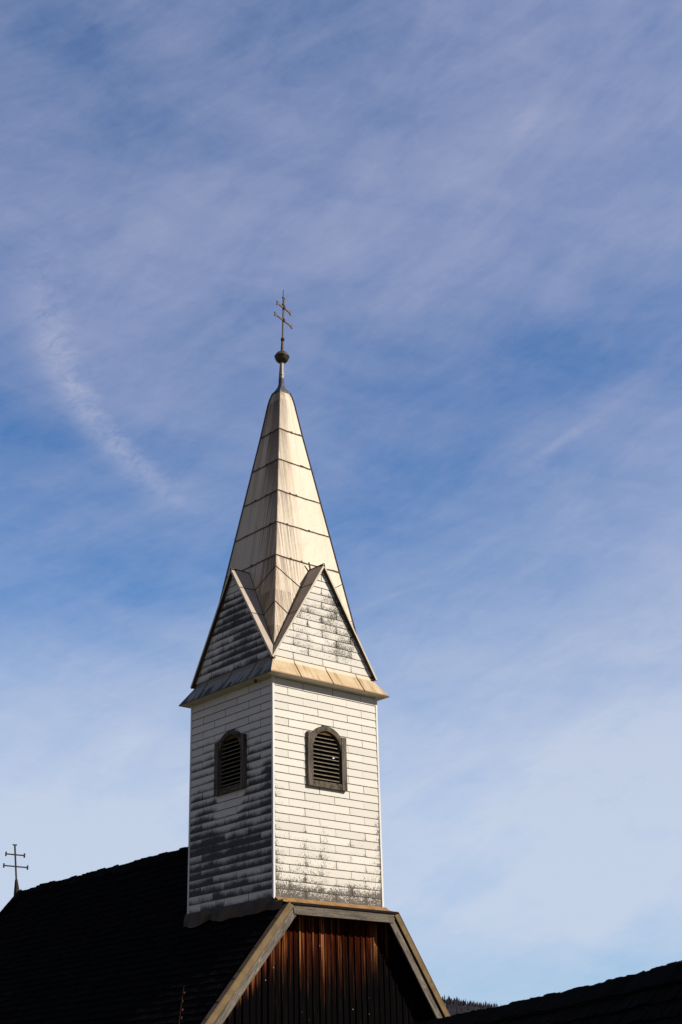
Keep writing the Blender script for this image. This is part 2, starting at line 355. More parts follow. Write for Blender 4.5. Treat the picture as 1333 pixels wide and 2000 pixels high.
# ------------------------------------------------------------------ mesh helper
class MB:
    """collects quads, boxes and prisms and links them as one mesh object"""
    def __init__(s): s.v = []; s.f = []; s.mi = []; s.uv = []; s.rnd = []; s.dirt = []
    def vert(s, p, dirt=0.0): s.v.append(tuple(p)); s.dirt.append(dirt); return len(s.v) - 1
    def face(s, pts, mi=0, uv=None, rnd=.5, dirt=None):
        ids = [s.vert(p, dirt[i] if dirt else 0.0) for i, p in enumerate(pts)]
        s.f.append(ids); s.mi.append(mi); s.uv.append(uv or [(0, .5)]*len(ids)); s.rnd.append(rnd)
    def prism(s, poly, off, mi=0, rnd=.5, mi_side=None):
        """poly: list of points, off: extrusion vector"""
        off = Vector(off); a = [Vector(p) for p in poly]; b_ = [p + off for p in a]
        s.face(a, mi, rnd=rnd); s.face(b_[::-1], mi, rnd=rnd)
        for i in range(len(a)):
            j = (i+1) % len(a); s.face([a[i], b_[i], b_[j], a[j]], mi if mi_side is None else mi_side, rnd=rnd)
    def box(s, lo, hi, mi=0, rnd=.5, mp=None):
        mp = mp or (lambda p: p)
        (x0, y0, z0), (x1, y1, z1) = lo, hi
        c = [mp(Vector(p)) for p in ((x0,y0,z0),(x1,y0,z0),(x1,y1,z0),(x0,y1,z0),(x0,y0,z1),(x1,y0,z1),(x1,y1,z1),(x0,y1,z1))]
        for q in ((0,3,2,1),(4,5,6,7),(0,1,5,4),(1,2,6,5),(2,3,7,6),(3,0,4,7)): s.face([c[i] for i in q], mi, rnd=rnd)
    def bar(s, a, b_, wdt, hgt, mi=0, upv=(0, 0, 1)):
        """rectangular bar from a to b"""
        a, b_ = Vector(a), Vector(b_); d = (b_ - a).normalized(); sx = d.cross(Vector(upv)).normalized(); sy = sx.cross(d).normalized()
        q = [sx*(wdt/2)*i + sy*(hgt/2)*j for i, j in ((-1,-1),(1,-1),(1,1),(-1,1))]
        s.prism([a + k for k in q], b_ - a, mi)
    def lathe(s, prof, base, axis=(0, 0, 1), n=16, mi=0):
        """prof: (height along axis, radius)"""
        base = Vector(base); ax = Vector(axis).normalized(); e1 = ax.orthogonal().normalized(); e2 = ax.cross(e1)
        ring = lambda h, r: [base + ax*h + (e1*math.cos(2*math.pi*i/n) + e2*math.sin(2*math.pi*i/n))*r for i in range(n)]
        rs = [ring(h, r) for h, r in prof]
        for k in range(len(rs)-1):
            for i in range(n):
                j = (i+1) % n; s.face([rs[k][i], rs[k][j], rs[k+1][j], rs[k+1][i]], mi)
        s.face(rs[0][::-1], mi); s.face(rs[-1], mi)
    def build(s, name, mats, parent=None, smooth=False, fix=True):
        me = bpy.data.meshes.new(name); me.from_pydata(s.v, [], s.f)
        if not isinstance(mats, (list, tuple)): mats = [mats]
        for m in mats: me.materials.append(m)
        me.polygons.foreach_set('material_index', s.mi)
        ul = me.uv_layers.new(name='sh')
        k = 0
        for uvs in s.uv:
            for q in uvs: ul.data[k].uv = q; k += 1
        a = me.attributes.new('dirt', 'FLOAT', 'POINT'); a.data.foreach_set('value', s.dirt)
        a = me.attributes.new('rnd', 'FLOAT', 'FACE'); a.data.foreach_set('value', s.rnd)
        if fix or smooth:
            bm = bmesh.new(); bm.from_mesh(me)
            if smooth: bmesh.ops.remove_doubles(bm, verts=bm.verts, dist=1e-5)
            if fix: bmesh.ops.recalc_face_normals(bm, faces=bm.faces)
            if smooth:
                for f in bm.faces: f.smooth = len(f.verts) == 4
            bm.to_mesh(me); bm.free()
        o = bpy.data.objects.new(name, me); col.objects.link(o)
        if parent is not None:
            o.parent = parent
            if parent.type == 'EMPTY': o.location = -parent.location     # vertices stay in world coordinates
        return o
def tag(o, label=None, cat=None, group=None, kind=None):
    for k, v in (('label', label), ('category', cat), ('group', group), ('kind', kind)):
        if v: o[k] = v
    return o
def empty(name, loc):
    o = bpy.data.objects.new(name, None); col.objects.link(o); o.location = loc; o.empty_display_size = .3; return o
def fbm(p, s=1.0): return mnoise.fractal(Vector(p)*s, 1.0, 2.0, 4)      # about -1..1
def sst(x, a, b_):
    u = min(max((x-a)/(b_-a), 0), 1); return u*u*(3-2*u)

W = 2.2; HT = 3.44; C = 1.1
tower = empty('church_tower', (C, C, 0))
tag(tower, 'white shingled bell tower with arched louvres, four gables and a pointed cream metal spire', 'tower')
# the four sides: map (s along the wall, n outward, z) to the world
def side_map(k):
    def mp(p):
        s, n, z_ = p
        if k == 0: return Vector((s, -n, z_))
        if k == 1: return Vector((-n, s, z_))
        if k == 2: return Vector((W - s, W + n, z_))
        return Vector((W + n, W - s, z_))
    return mp

# ------------------------------------------------------------------ tower walls: separate shingles over a dark backing
EXP, SW = .1262, .622
WIN = (.757, 1.377, 1.80, 2.70)                                # opening s0, s1, z0, z1
def dirt_front(s, z_):
    d = .95*(1 - sst(z_, .10 + .10*fbm((s*2.2, 3, 0)), .52 + .16*fbm((s*1.3, 7, 1))))
    d = max(d, .74*(1 - sst(s, .04, .36))*(1 - sst(z_, 1.5, 2.3))*(.62 + .38*(1 - sst(z_, .2, 1.4))))
    d = max(d, .70*sst(s, 1.98, 2.19)*(1 - sst(z_, 1.25, 1.85)))
    d = max(d, .56*(1 - sst(z_, .35, 1.15))*(.62 + .7*fbm((s*2.1, z_*1.1, 21))))
    d = max(d, .62*(1 - sst(z_, .7, 2.0))*(.34 + .9*max(0, fbm((s*2.6, z_*1.0, 11)))))
    return d
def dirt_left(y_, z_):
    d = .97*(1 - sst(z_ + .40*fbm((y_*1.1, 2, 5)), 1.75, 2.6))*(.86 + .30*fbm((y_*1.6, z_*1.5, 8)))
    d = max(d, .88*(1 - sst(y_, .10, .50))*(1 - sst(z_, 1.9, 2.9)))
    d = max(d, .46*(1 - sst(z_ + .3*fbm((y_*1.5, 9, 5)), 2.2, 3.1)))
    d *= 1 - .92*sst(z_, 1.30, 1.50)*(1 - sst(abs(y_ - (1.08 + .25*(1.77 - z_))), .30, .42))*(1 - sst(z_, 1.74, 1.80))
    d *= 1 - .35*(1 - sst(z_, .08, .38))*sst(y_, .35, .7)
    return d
def shingle(mb, mp, s0, s1, z0, z1, dfun, lip=.011, top=.003, clip=None):
    """one overlapping shingle; the front is a small grid so that dirt can vary over it"""
    rnd = random.random(); j = random.uniform(-.0025, .0025); k0 = random.uniform(-.002, .002)
    nu = max(2, int((s1-s0)/.11)); nv = 2
    P = lambda a, b_: (s0 + (s1-s0)*a, lip + (top-lip)*b_, z0 + (z1-z0)*b_ + (j + k0*(a-.5))*(1-b_))
    for i in range(nu):
        for q in range(nv):
            cs = [(i/nu, q/nv), ((i+1)/nu, q/nv), ((i+1)/nu, (q+1)/nv), (i/nu, (q+1)/nv)]
            pts = [P(*c) for c in cs]
            mb.face([mp(p) for p in pts], 0, cs, rnd, [dfun(p[0], p[2]) for p in pts])
    a, b_ = P(0, 0), P(1, 0)
    mb.face([mp((a[0], 0, a[2])), mp((b_[0], 0, b_[2])), mp(b_), mp(a)], 1, rnd=rnd)
    for e in (0, 1):
        a, b_ = P(e, 0), P(e, 1); mb.face([mp((a[0], 0, a[2])), mp(a), mp(b_), mp((b_[0], 0, b_[2]))], 1)
def wall(k, dfun, mat):
    mb = MB(); mp = side_map(k); rr = random.Random(40 + k); random.seed(90 + k)
    win = k in (0, 1)
    # backing sheet with an opening behind the louvre
    n0 = 0.0
    if win:
        for (a, b_, c, d) in ((0, WIN[0], 0, HT), (WIN[1], W, 0, HT), (WIN[0], WIN[1], 0, WIN[2]), (WIN[0], WIN[1], WIN[3], HT)):
            mb.face([mp((a, n0, c)), mp((b_, n0, c)), mp((b_, n0, d)), mp((a, n0, d))], 1)
    else: mb.face([mp((0, n0, 0)), mp((W, n0, 0)), mp((W, n0, HT)), mp((0, n0, HT))], 1)
    row = 0; z_ = .012
    while z_ < HT - .02:
        zt = min(z_ + EXP, HT - .002)
        o = (.30 if row % 2 else -.01) + rr.uniform(-.006, .006)
        edges = [0.018]; e = o
        while e < W:
            if e > .10: edges.append(e + rr.uniform(-.004, .004))
            e += SW
        if W - edges[-1] < .08: edges.pop()
        edges.append(W - .018)
        for a, b_ in zip(edges[:-1], edges[1:]):
            g = rr.choice((.002, .003, .005, .007, .008, .010))
            a2, b2 = a + g, b_ - .0012
            segs = [(a2, b2)]
            if win and zt > WIN[2] - .01 and z_ < WIN[3] + .01:
                hw_ = .305 if z_ < 2.40 else (.08 if z_ > 2.62 else math.sqrt(max(.0004, .305**2 - (z_ - 2.40)**2)))
                segs = [(x0, x1) for x0, x1 in ((a2, min(b2, 1.067 - hw_)), (max(a2, 1.067 + hw_), b2)) if x1 - x0 > .01]
            for x0, x1 in segs: shingle(mb, mp, x0, x1, z_, zt - .001, dfun)
        z_ += EXP; row += 1
    o = mb.build('wall', [mat, M['backing']], tower)
    return o
w0 = wall(0, dirt_front, M['shingle_front']); w0['label'] = 'sunlit white shingled front wall with black speckled lower edge'
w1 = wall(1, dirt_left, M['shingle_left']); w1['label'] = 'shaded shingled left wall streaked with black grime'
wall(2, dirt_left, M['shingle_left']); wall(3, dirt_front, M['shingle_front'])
for cx_, cy_, sx, sy in ((0, 0, 1, 1), (W, 0, -1, 1), (0, W, 1, -1), (W, W, -1, -1)):
    mb = MB(); wd_, pr = .020, .017
    # L shaped corner strip
    mb.prism([(cx_ - sx*pr, cy_ - sy*pr, -.02), (cx_ + sx*wd_, cy_ - sy*pr, -.02), (cx_ + sx*wd_, cy_ - sy*.001, -.02), (cx_ - sx*.001, cy_ - sy*.001, -.02), (cx_ - sx*.001, cy_ + sy*wd_, -.02), (cx_ - sx*pr, cy_ + sy*wd_, -.02)], (0, 0, HT + .018))
    mb.build('corner_trim', M['trim'], tower)

# ------------------------------------------------------------------ louvre windows
def window(k):
    mp = side_map(k); sc = 1.067
    T = lambda p: mp((sc + p[0], p[1], p[2]))
    body = MB()
    # cavity box behind the opening
    s0, s1, z0, z1 = WIN[0]-sc, WIN[1]-sc, WIN[2], WIN[3]
    dp = -.30
    c = [(s0, 0, z0), (s1, 0, z0), (s1, 0, z1), (s0, 0, z1)]
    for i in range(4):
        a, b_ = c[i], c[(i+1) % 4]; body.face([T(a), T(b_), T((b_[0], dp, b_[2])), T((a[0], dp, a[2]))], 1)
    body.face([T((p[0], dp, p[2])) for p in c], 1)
    # arched head board
    Ro, zo = .387, 2.382; Ri, zi = .284, 2.405; n = 20
    ao = math.acos(.322/Ro)
    outer = [(Ro*math.cos(math.pi - ao - (math.pi - 2*ao)*i/n), zo + Ro*math.sin(math.pi - ao - (math.pi - 2*ao)*i/n)) for i in range(n+1)]
    inner = [(Ri*math.cos(math.pi - math.pi*i/n), zi + Ri*math.sin(math.pi*i/n)) for i in range(n+1)]
    f0, f1 = .004, .050
    for i in range(n):
        (a, b_), (c_, d) = (outer[i], outer[i+1]), (inner[i], inner[i+1])
        body.face([T((a[0], f1, a[1])), T((b_[0], f1, b_[1])), T((d[0], f1, d[1])), T((c_[0], f1, c_[1]))])
        body.face([T((a[0], f0, a[1])), T((b_[0], f0, b_[1])), T((b_[0], f1, b_[1])), T((a[0], f1, a[1]))])
        body.face([T((c_[0], -.06, c_[1])), T((d[0], -.06, d[1])), T((d[0], f1, d[1])), T((c_[0], f1, c_[1]))])
    body.box((-.165, .0125, 2.630), (.165, .019, 2.722), 2, mp=T)               # brown filler board under the crown of the arch
    wn = body.build('louvre_window', [M['frame_h'], M['cavity'], M['filler']], tower)
    for sgn in (-1, 1):
        j = MB(); a, b_ = sorted((sgn*.4035, sgn*.303))
        top = 2.632
        j.box((a, f0, 1.768), (b_, .058, top), mp=T)
        a2, b2 = sorted((sgn*.3025, sgn*.283))
        j.box((a2, -.07, 1.86), (b2, .018, 2.44), mp=T)                # inner stop bead
        j.build('jamb', M['frame_v'], wn)
    sl = MB(); sl.box((-.3025, f0, 1.766), (.3025, .053, 1.862), mp=T); sl.build('sill', M['frame_h'], wn)
    zz = 1.905; pitch = .0665; i = 0; rr = random.Random(5 + k)
    while zz < 2.66:
        hw = .282 if zz < 2.40 else min(.282, math.sqrt(max(.0001, (Ri+.004)**2 - (zz + .01 - zi)**2)))
        if hw > .07:
            m = MB(); jt = rr.uniform(-.004, .004)
            # front edge painted lit, other faces painted shaded, board slopes up and inwards
            prof = [(.012, zz - .006 + jt), (.012, zz + .006 + jt), (-.075, zz + .062), (-.075, zz + .040)]
            pts = [T((-hw, a, b_)) for a, b_ in prof]; off_ = T((hw, 0, 0)) - T((-hw, 0, 0)); m.prism(pts, off_, 1); q4 = [pts[0], pts[1], pts[1] + off_, pts[0] + off_]; nf_ = T((0, .0012, 0)) - T((0, 0, 0)); m.face([p + nf_ for p in q4], 0)
            m.build('slat', [M['slat'], M['slat_shaded']], wn, fix=False)
        zz += pitch; i += 1
    if k == 0:  # small white mark on a slat
        m = MB(); m.prism([T((.13, .014, 2.268)), T((.165, .014, 2.265)), T((.185, .014, 2.285)), T((.15, .014, 2.29))], T((0, .003, 0)) - T((0, 0, 0)))
        d = m.build('white_patch', M['white'], wn)
    return wn
wa = window(0); wa['label'] = 'sunlit brown arched louvre on the front wall'
wb = window(1); wb['label'] = 'shaded dark arched louvre on the left wall'

# ------------------------------------------------------------------ skirt eave
sk = MB()
for k in range(4):
    mp = side_map(k); mi = 0 if k in (0, 3) else 1
    prof = [(-.045, 3.81), (-.022, 3.735), (.164, 3.459)]
    for (o0, z0), (o1, z1) in zip(prof[:-1], prof[1:]):
        nseg = 8
        for i in range(nseg):
            a, b_ = i/nseg, (i+1)/nseg
            S = lambda f, o: -o + (W + 2*o)*f
            sk.face([mp((S(a, o1), o1, z1)), mp((S(b_, o1), o1, z1)), mp((S(b_, o0), o0, z0)), mp((S(a, o0), o0, z0))], mi)
    # drip edge, soffit
    o1, z1 = .164, 3.459
    sk.face([mp((-o1, o1, z1-.016)), mp((W+o1, o1, z1-.016)), mp((W+o1, o1, z1)), mp((-o1, o1, z1))], 3)
    sk.face([mp((-o1, o1, z1-.016)), mp((W+o1, o1, z1-.016)), mp((W, 0, HT-.003)), mp((0, 0, HT-.003))], 2)
    # folded seams
    for q in range(3):
        s_ = (.47, 1.14, 1.80)[q]
        (oa, za), (ob, zb) = prof[1], prof[2]
        st = s_ + .0; a = Vector((st, oa + .004, za)); b_ = Vector((st + .05*(s_-1.1)*.3, ob + .004, zb))
        sk.bar(mp(a), mp(b_), .011, .010, 3, upv=mp((0, 1, .3)) - mp((0, 0, 0)))
        a0 = Vector((st, prof[0][0] + .003, prof[0][1])); sk.bar(mp(a0), mp(a), .007, .006, 3, upv=mp((0, 1, .3)) - mp((0, 0, 0)))
sk.build('eave_skirt', [M['skirt_front'], M['skirt_left'], M['soffit'], M['seam']], tower, fix=False)
kb = MB(); kb.lathe([(0, .004), (.006, .024), (.03, .028), (.05, .022), (.058, .004)], (-.085, .337, 3.385), n=12); kb.build('soffit_knob', M['ball'], tower, smooth=True)

# ------------------------------------------------------------------ gables: shingled face and two sheet metal slopes each
GB, GA, GH = 3.758, 5.592, 1.13                                   # base z, apex z, half width
gw = lambda z_: GH*(GA - z_)/(GA - GB)
hp = lambda z_: .127 + .1617*(9.305 - z_)
def gdirt_front(s, z_):
    c = abs(s - 1.12); d = .72*(1 - sst(c, .12 + .35*sst(5.2 - z_, 0, .7), .32 + .85*sst(5.2 - z_, 0, .7)))*(1 - sst(z_, 5.0, 5.25))
    d *= .55 + .75*fbm((s*2.3, z_*2.6, 4.4)) + .35
    d *= .35 + .65*sst(z_, 3.85, 4.1)
    return max(0, min(d, .85))
def gdirt_left(s, z_):
    return max(.15, min(1, .80*(1 - sst(z_, 4.9, 5.4))*(1 - .4*sst(s, 1.3, 2.1)) + .35*fbm((s*2, z_*2, 1))))
def gable(k):
    mp = side_map(k); mat = M['shingle_front'] if k in (0, 3) else M['shingle_left']
    df = gdirt_front if k in (0, 3) else gdirt_left
    mb = MB(); REC = -.045; random.seed(200 + k); rr = random.Random(60 + k)
    mb.face([mp((C - gw(3.79) + .01, REC, 3.79)), mp((C + gw(3.79) - .01, REC, 3.79)), mp((C, REC, GA - .03))], 1)
    mq = lambda p: mp((p[0], p[1] + REC, p[2]))
    z_ = 3.80; row = 0
    while z_ < GA - .10:
        zt = z_ + EXP*.985
        o = (.15 if row % 2 else -.16) + rr.uniform(-.006, .006)
        L = lambda zz: C - gw(zz) + .035; Rr = lambda zz: C + gw(zz) - .035
        xs = [e for e in [o + .622*i/1.0 for i in range(-1, 6)]]
        edges = [L(z_)] + [e for e in xs if L(z_) + .06 < e < Rr(z_) - .06] + [Rr(z_)]
        for a, b_ in zip(edges[:-1], edges[1:]):
            rnd = random.random(); g = rr.choice((.004, .006, .008))
            nu = max(2, int((b_-a)/.1)); nv = 2
            def P(u_, v_):
                zz = z_ + (zt - .001 - z_)*v_; x_ = a + g + (b_ - a - 2*g)*u_
                x_ = min(max(x_, L(zz)), Rr(zz))
                return (x_, .011 - .008*v_, zz)
            for i in range(nu):
                for qv in range(nv):
                    cs = [(i/nu, qv/nv), ((i+1)/nu, qv/nv), ((i+1)/nu, (qv+1)/nv), (i/nu, (qv+1)/nv)]
                    pts = [P(*c) for c in cs]
                    mb.face([mq(p) for p in pts], 0, cs, rnd, [df(p[0], p[2]) for p in pts])
            p0, p1 = P(0, 0), P(1, 0); mb.face([mq((p0[0], 0, p0[2])), mq((p1[0], 0, p1[2])), mq(p1), mq(p0)], 1)
        z_ += EXP*.985; row += 1
    g = mb.build('gable', [mat, M['backing']], tower)
    # two slopes, from the verge back to the valley with the spire or with the next gable
    VN = .03                                                        # verge stands out this far
    for sg in (-1, 1):
        m = MB()
        zs = [GB, 3.99] + [3.99 + (GA - 3.99)*i/8 for i in range(1, 9)]
        outer = [Vector((C + sg*gw(z2), VN, z2)) for z2 in zs]
        inner = [Vector((C + sg*gw(z2), -(C - max(gw(z2), hp(z2))) - .004, z2)) for z2 in zs]
        sl = Vector((sg*(GA-GB), 0, GH)).normalized()                  # outward normal of the slope in (s, n, z)
        th = .032
        for i in range(len(zs)-1):
            m.face([mp(outer[i]), mp(outer[i+1]), mp(inner[i+1]), mp(inner[i])], 0)                      # sheet
            lo = [p - sl*th for p in (outer[i], outer[i+1])]
            lo_in = [p - sl*th + Vector((0, -.10, 0)) for p in (outer[i], outer[i+1])]
            m.face([mp(outer[i]), mp(outer[i+1]), mp(lo[1]), mp(lo[0])], 1)                               # verge edge
            m.face([mp(lo[0]), mp(lo[1]), mp(lo_in[1]), mp(lo_in[0])], 2)                                 # underside
        # seams across the slope (verge to valley)
        for zv, ze in ((5.20, 5.18), (4.64, 4.63)):
            a = Vector((C + sg*gw(ze), VN, ze)) + sl*.003; b_ = Vector((C + sg*gw(zv), -(C - hp(zv)), zv)) + sl*.003
            m.bar(mp(a), mp(b_), .012, .008, 3, upv=mp(sl) - mp((0, 0, 0)))
        # valley line
        pv = [Vector((C + sg*gw(z2), -(C - max(gw(z2), hp(z2))), z2)) + sl*.003 + Vector((0, .003, 0)) for z2 in (3.99, 4.4, 4.9, 5.3, GA)]
        for a, b_ in zip(pv[:-1], pv[1:]): m.bar(mp(a), mp(b_), .008, .006, 3, upv=mp(sl) - mp((0, 0, 0)))
        if sg == 1:
            # ridge fold with a bent-up flap at its back end
            a, b_ = Vector((C, VN, GA + .004)), Vector((C, -(C - hp(GA)), GA + .004)); m.bar(mp(a), mp(b_), .020, .014, 3)
            if k == 0:
                b0 = Vector((C, -(C - hp(GA)) + .02, GA)); 
                m.prism([mp(b0 + Vector((-.012, 0, -.01))), mp(b0 + Vector((.018, 0, -.01))), mp(b0 + Vector((-.040, .02, .125))), mp(b0 + Vector((-.052, .02, .125)))], mp((0, .022, 0)) - mp((0, 0, 0)), 3)
        m.build('gable_roof', [M['dormer'], M['verge'], M['under'], M['seam']], g)
    return g
for k in range(4): gable(k)

# ------------------------------------------------------------------ spire
sp = MB()
PROF = [(3.79, hp(3.79)), (8.4, .272), (9.07, .173), (9.2, .146), (9.305, .114)]
def hs(z_):
    for (za, ha), (zb, hb) in zip(PROF[:-1], PROF[1:]):
        if za <= z_ <= zb: return ha + (hb - ha)*(z_ - za)/(zb - za)
    return PROF[-1][1]
SEAMS = [5.725, 6.40, 7.06, 7.73, 8.41]
lev = sorted(set([3.79, 4.4, 5.0] + [q + d for q in SEAMS for d in (-.055, 0, .012)] + [8.8, 9.07, 9.2, 9.305]))
for k in range(4):
    mp = side_map(k); NS = 6
    pos = lambda f, z_, lift=0: mp((C + f*hs(z_), -(C - hs(z_)) + lift, z_))
    for a, b_ in zip(lev[:-1], lev[1:]):
        for i in range(NS):
            f0_, f1_ = -1 + 2*i/NS, -1 + 2*(i+1)/NS
            dz = lambda q: .55 if any(abs(q - s_) < .004 for s_ in SEAMS) else 0.0
            sp.face([pos(f0_, a), pos(f1_, a), pos(f1_, b_), pos(f0_, b_)], 0, dirt=[dz(a), dz(a), dz(b_), dz(b_)])
    for zs_ in SEAMS:                                               # lapped cross seams, slightly uneven
        rr = random.Random(int(zs_*100) + k); n = 9; pts = []
        for i in range(n+1):
            f = -1 + 2*i/n; pts.append(pos(f, zs_ + rr.uniform(-.007, .007) - .010*math.sin(math.pi*i/n), .006))
        for a, b_ in zip(pts[:-1], pts[1:]): sp.bar(a, b_, .014, .012*rr.uniform(.7, 1.6), 1)
        for q in range(2):
            f = rr.uniform(-.8, .8); p = pos(f, zs_ + .004, .008); sp.bar(p, p + (pos(f + .03/hs(zs_), zs_ + .004, .008) - p), .018, .020, 1)
    nrm = mp((0, 1, .16)) - mp((0, 0, 0))
    for za, zv in ((5.505, 5.20), (4.83, 4.64)):                       # folded seams running down to the valleys
        for sg in (-1, 1):
            a = pos(sg, za, .004); b_ = mp((C + sg*gw(zv), -(C - hp(zv)) + .004, zv)); sp.bar(a, b_, .012, .008, 1, upv=nrm)
zz = [4.0, 5.5, 7.0, 8.4, 9.07, 9.2, 9.305]
for k, (sx, sy) in enumerate(((-1, -1), (1, -1), (-1, 1), (1, 1))):     # arris folds
    for a, b_ in zip(zz[:-1], zz[1:]):
        pa = Vector((C + sx*(hs(a)+.002), C + sy*(hs(a)+.002), a)); pb = Vector((C + sx*(hs(b_)+.002), C + sy*(hs(b_)+.002), b_))
        wd_ = .014 if k == 0 else .030
        sp.bar(pa, pb, wd_, wd_*.7, 2 if k == 0 else 1, upv=(sx, sy, 0))
spire = sp.build('spire', [M['spire'], M['seam'], M['arris']], tower)
# lead cap, neck and ball on the spire tip
LEAN = Vector((.030, -.020, 1.0)).normalized(); AX = Vector((1.105, 1.095, 0))
cp = MB(); n = 24
def sqring(z_, half, rad, blend):
    r_ = []
    for i in range(n):
        a = 2*math.pi*i/n + math.pi/4; c, s_ = math.cos(a), math.sin(a); m_ = max(abs(c), abs(s_))
        sq = Vector((c/m_*half, s_/m_*half, 0)); ci = Vector((c*rad, s_*rad, 0)); p = sq*(1-blend) + ci*blend
        r_.append(Vector((AX.x + p.x - .005*(1-blend), AX.y + p.y + .005*(1-blend), z_)))
    return r_
rings = [sqring(9.285, .128, .1, 0), sqring(9.31, .126, .1, 0), sqring(9.37, .090, .10, .25), sqring(9.44, .06, .066, .7), sqring(9.50, .05, .055, 1), sqring(9.63, .05, .049, 1)]
for a, b_ in zip(rings[:-1], rings[1:]):
    for i in range(n): cp.face([a[i], a[(i+1) % n], b_[(i+1) % n], b_[i]])
cp.face(rings[-1])
cap = cp.build('spire_cap', M['lead'], tower)
nk = MB(); nk.lathe([(0, .050), (.03, .0515), (.36, .036)], (AX.x, AX.y, 9.62), LEAN, 16)
nk.bar((AX.x-.03, AX.y-.055, 9.685), (AX.x + .02, AX.y - .052, 9.70), .012, .018)
nk.build('neck', M['lead_pale'], tower, smooth=False)
bl = MB(); bl.lathe([(0, .045), (.008, .075), (.035, .106), (.075, .128), (.112, .137), (.118, .143), (.128, .143), (.134, .133), (.17, .118), (.205, .090), (.228, .055), (.238, .01)], (AX.x + .009, AX.y - .005, 9.965), LEAN, 24)
bl.build('ball', M['ball'], tower, smooth=True)

# ------------------------------------------------------------------ crosses
def fishtail(m, p, d, upv, size, th, nrm):
    """flared notched end of a flat bar"""
    d = Vector(d).normalized(); u_ = Vector(upv).normalized(); p = Vector(p); nrm = Vector(nrm)
    pl = [p - u_*size*.28, p + d*size*.55 - u_*size*.75, p + d*size*1.15 - u_*size*.72, p + d*size*.82, p + d*size*1.15 + u_*size*.72, p + d*size*.55 + u_*size*.75, p + u_*size*.28]
    m.prism([q - nrm*th/2 for q in pl], nrm*th)
cross = empty('spire_cross', (AX.x + .012, AX.y - .007, 10.195))
tag(cross, 'rusty double-barred cross with fishtail ends and a thin rod, on the ball of the spire', 'cross', 'double-barred iron crosses on the church')
bx = Vector((math.cos(R(12)), math.sin(R(12)), -.10)).normalized(); nv = Vector((math.sin(R(12)), -math.cos(R(12)), 0))
at = lambda z_: Vector((AX.x, AX.y, 0)) + LEAN*((z_ - 9.62)/LEAN.z) + Vector((0, 0, 9.62))
m = MB(); m.lathe([(0, .034), (.20, .026), (.25, .022)], at(10.19), LEAN, 12)
m.bar(at(10.43), at(11.33), .034, .022, 0, upv=nv)
fishtail(m, at(11.31) + nv*.0, LEAN + bx*.05, bx, .05, .02, nv)
m.build('post', M['rust'], cross)
m = MB(); m.lathe([(0, .02), (.015, .034), (.06, .036), (.075, .026)], at(10.415), LEAN, 10); m.build('collar', M['iron'], cross, smooth=True)
for z_, hl in ((11.145, .155), (10.875, .205)):
    m = MB(); p = at(z_) + nv*.004
    m.bar(p - bx*hl, p + bx*hl, .030, .020, 0, upv=nv)
    for sg in (-1, 1): fishtail(m, p + bx*sg*hl, bx*sg, LEAN, .056, .020, nv)
    m.build('crossbar', M['rust'], cross)
    m = MB(); m.bar(p - LEAN*.032 + nv*.012, p + LEAN*.032 + nv*.012, .05, .02, 0, upv=nv); m.build('clamp', M['iron'], cross)
m = MB(); q0 = at(11.09) - bx*.028; q1 = at(11.53) - bx*.026
m.lathe([(0, .007), ((q1-q0).length, .006)], q0, q1 - q0, 8)
for z_ in (11.21, 11.36): m.bar(at(z_) - bx*.045, at(z_) + bx*.02, .026, .018)
m.build('lightning_rod', M['iron'], cross)

# ------------------------------------------------------------------ nave
nave = empty('church_nave', (C, 5, -4.744))
tag(nave, 'dark church nave with black shingle roof and brown timber gable under the white tower', 'church')
RIDGE = 1.40
def lx(z_):                                                        # left slope profile: x at height z
    return C - (RIDGE - z_)/1.455 if z_ > -.085 else .08 - (-.085 - z_)/1.157
def rx(z_): return C + (RIDGE - z_)/1.315 if z_ > -.10 else 2.24 + (-.10 - z_)/1.48
EAVE = -3.1
rf = MB(); random.seed(11)
def slate_rows(mb, Pf, u0_fn, u1_fn, rows, exp, wid, lift=.018):
    """Pf(u, v, n): point on the slope; u along the ridge, v up the slope, n outwards"""
    for r_ in range(rows):
        v0 = r_*exp; u = u0_fn(v0) - random.uniform(0, wid)
        while u < u1_fn(v0):
            wd_ = wid*random.uniform(.6, 1.3); a, b_ = max(u, u0_fn(v0)), min(u + wd_, u1_fn(v0)); u += wd_
            if b_ - a < .03: continue
            l_ = lift*random.uniform(.75, 1.35); jv = random.uniform(-.012, .012); g = .004; rnd = random.random()
            p = [Pf(a+g, v0 + jv, l_), Pf(b_-g, v0 + jv + random.uniform(-.006, .006), l_), Pf(b_-g, v0 + exp*1.12, .003), Pf(a+g, v0 + exp*1.12, .003)]
            b2 = [Pf(a+g, v0 + jv, 0), Pf(b_-g, v0 + jv, 0)]
            mb.face(p, 0, rnd=rnd); mb.face([p[0], p[1], b2[1], b2[0]], 0, rnd=rnd)
            mb.face([p[0], p[3], b2[0]], 0, rnd=rnd); mb.face([p[1], p[2], b2[1]], 0, rnd=rnd)
YF, YB = -.285, 9.74
HIPS = .21/.43                                                     # y run of the far hip per metre of fall
yb = lambda z_: YB + (RIDGE - .02 - z_)*HIPS
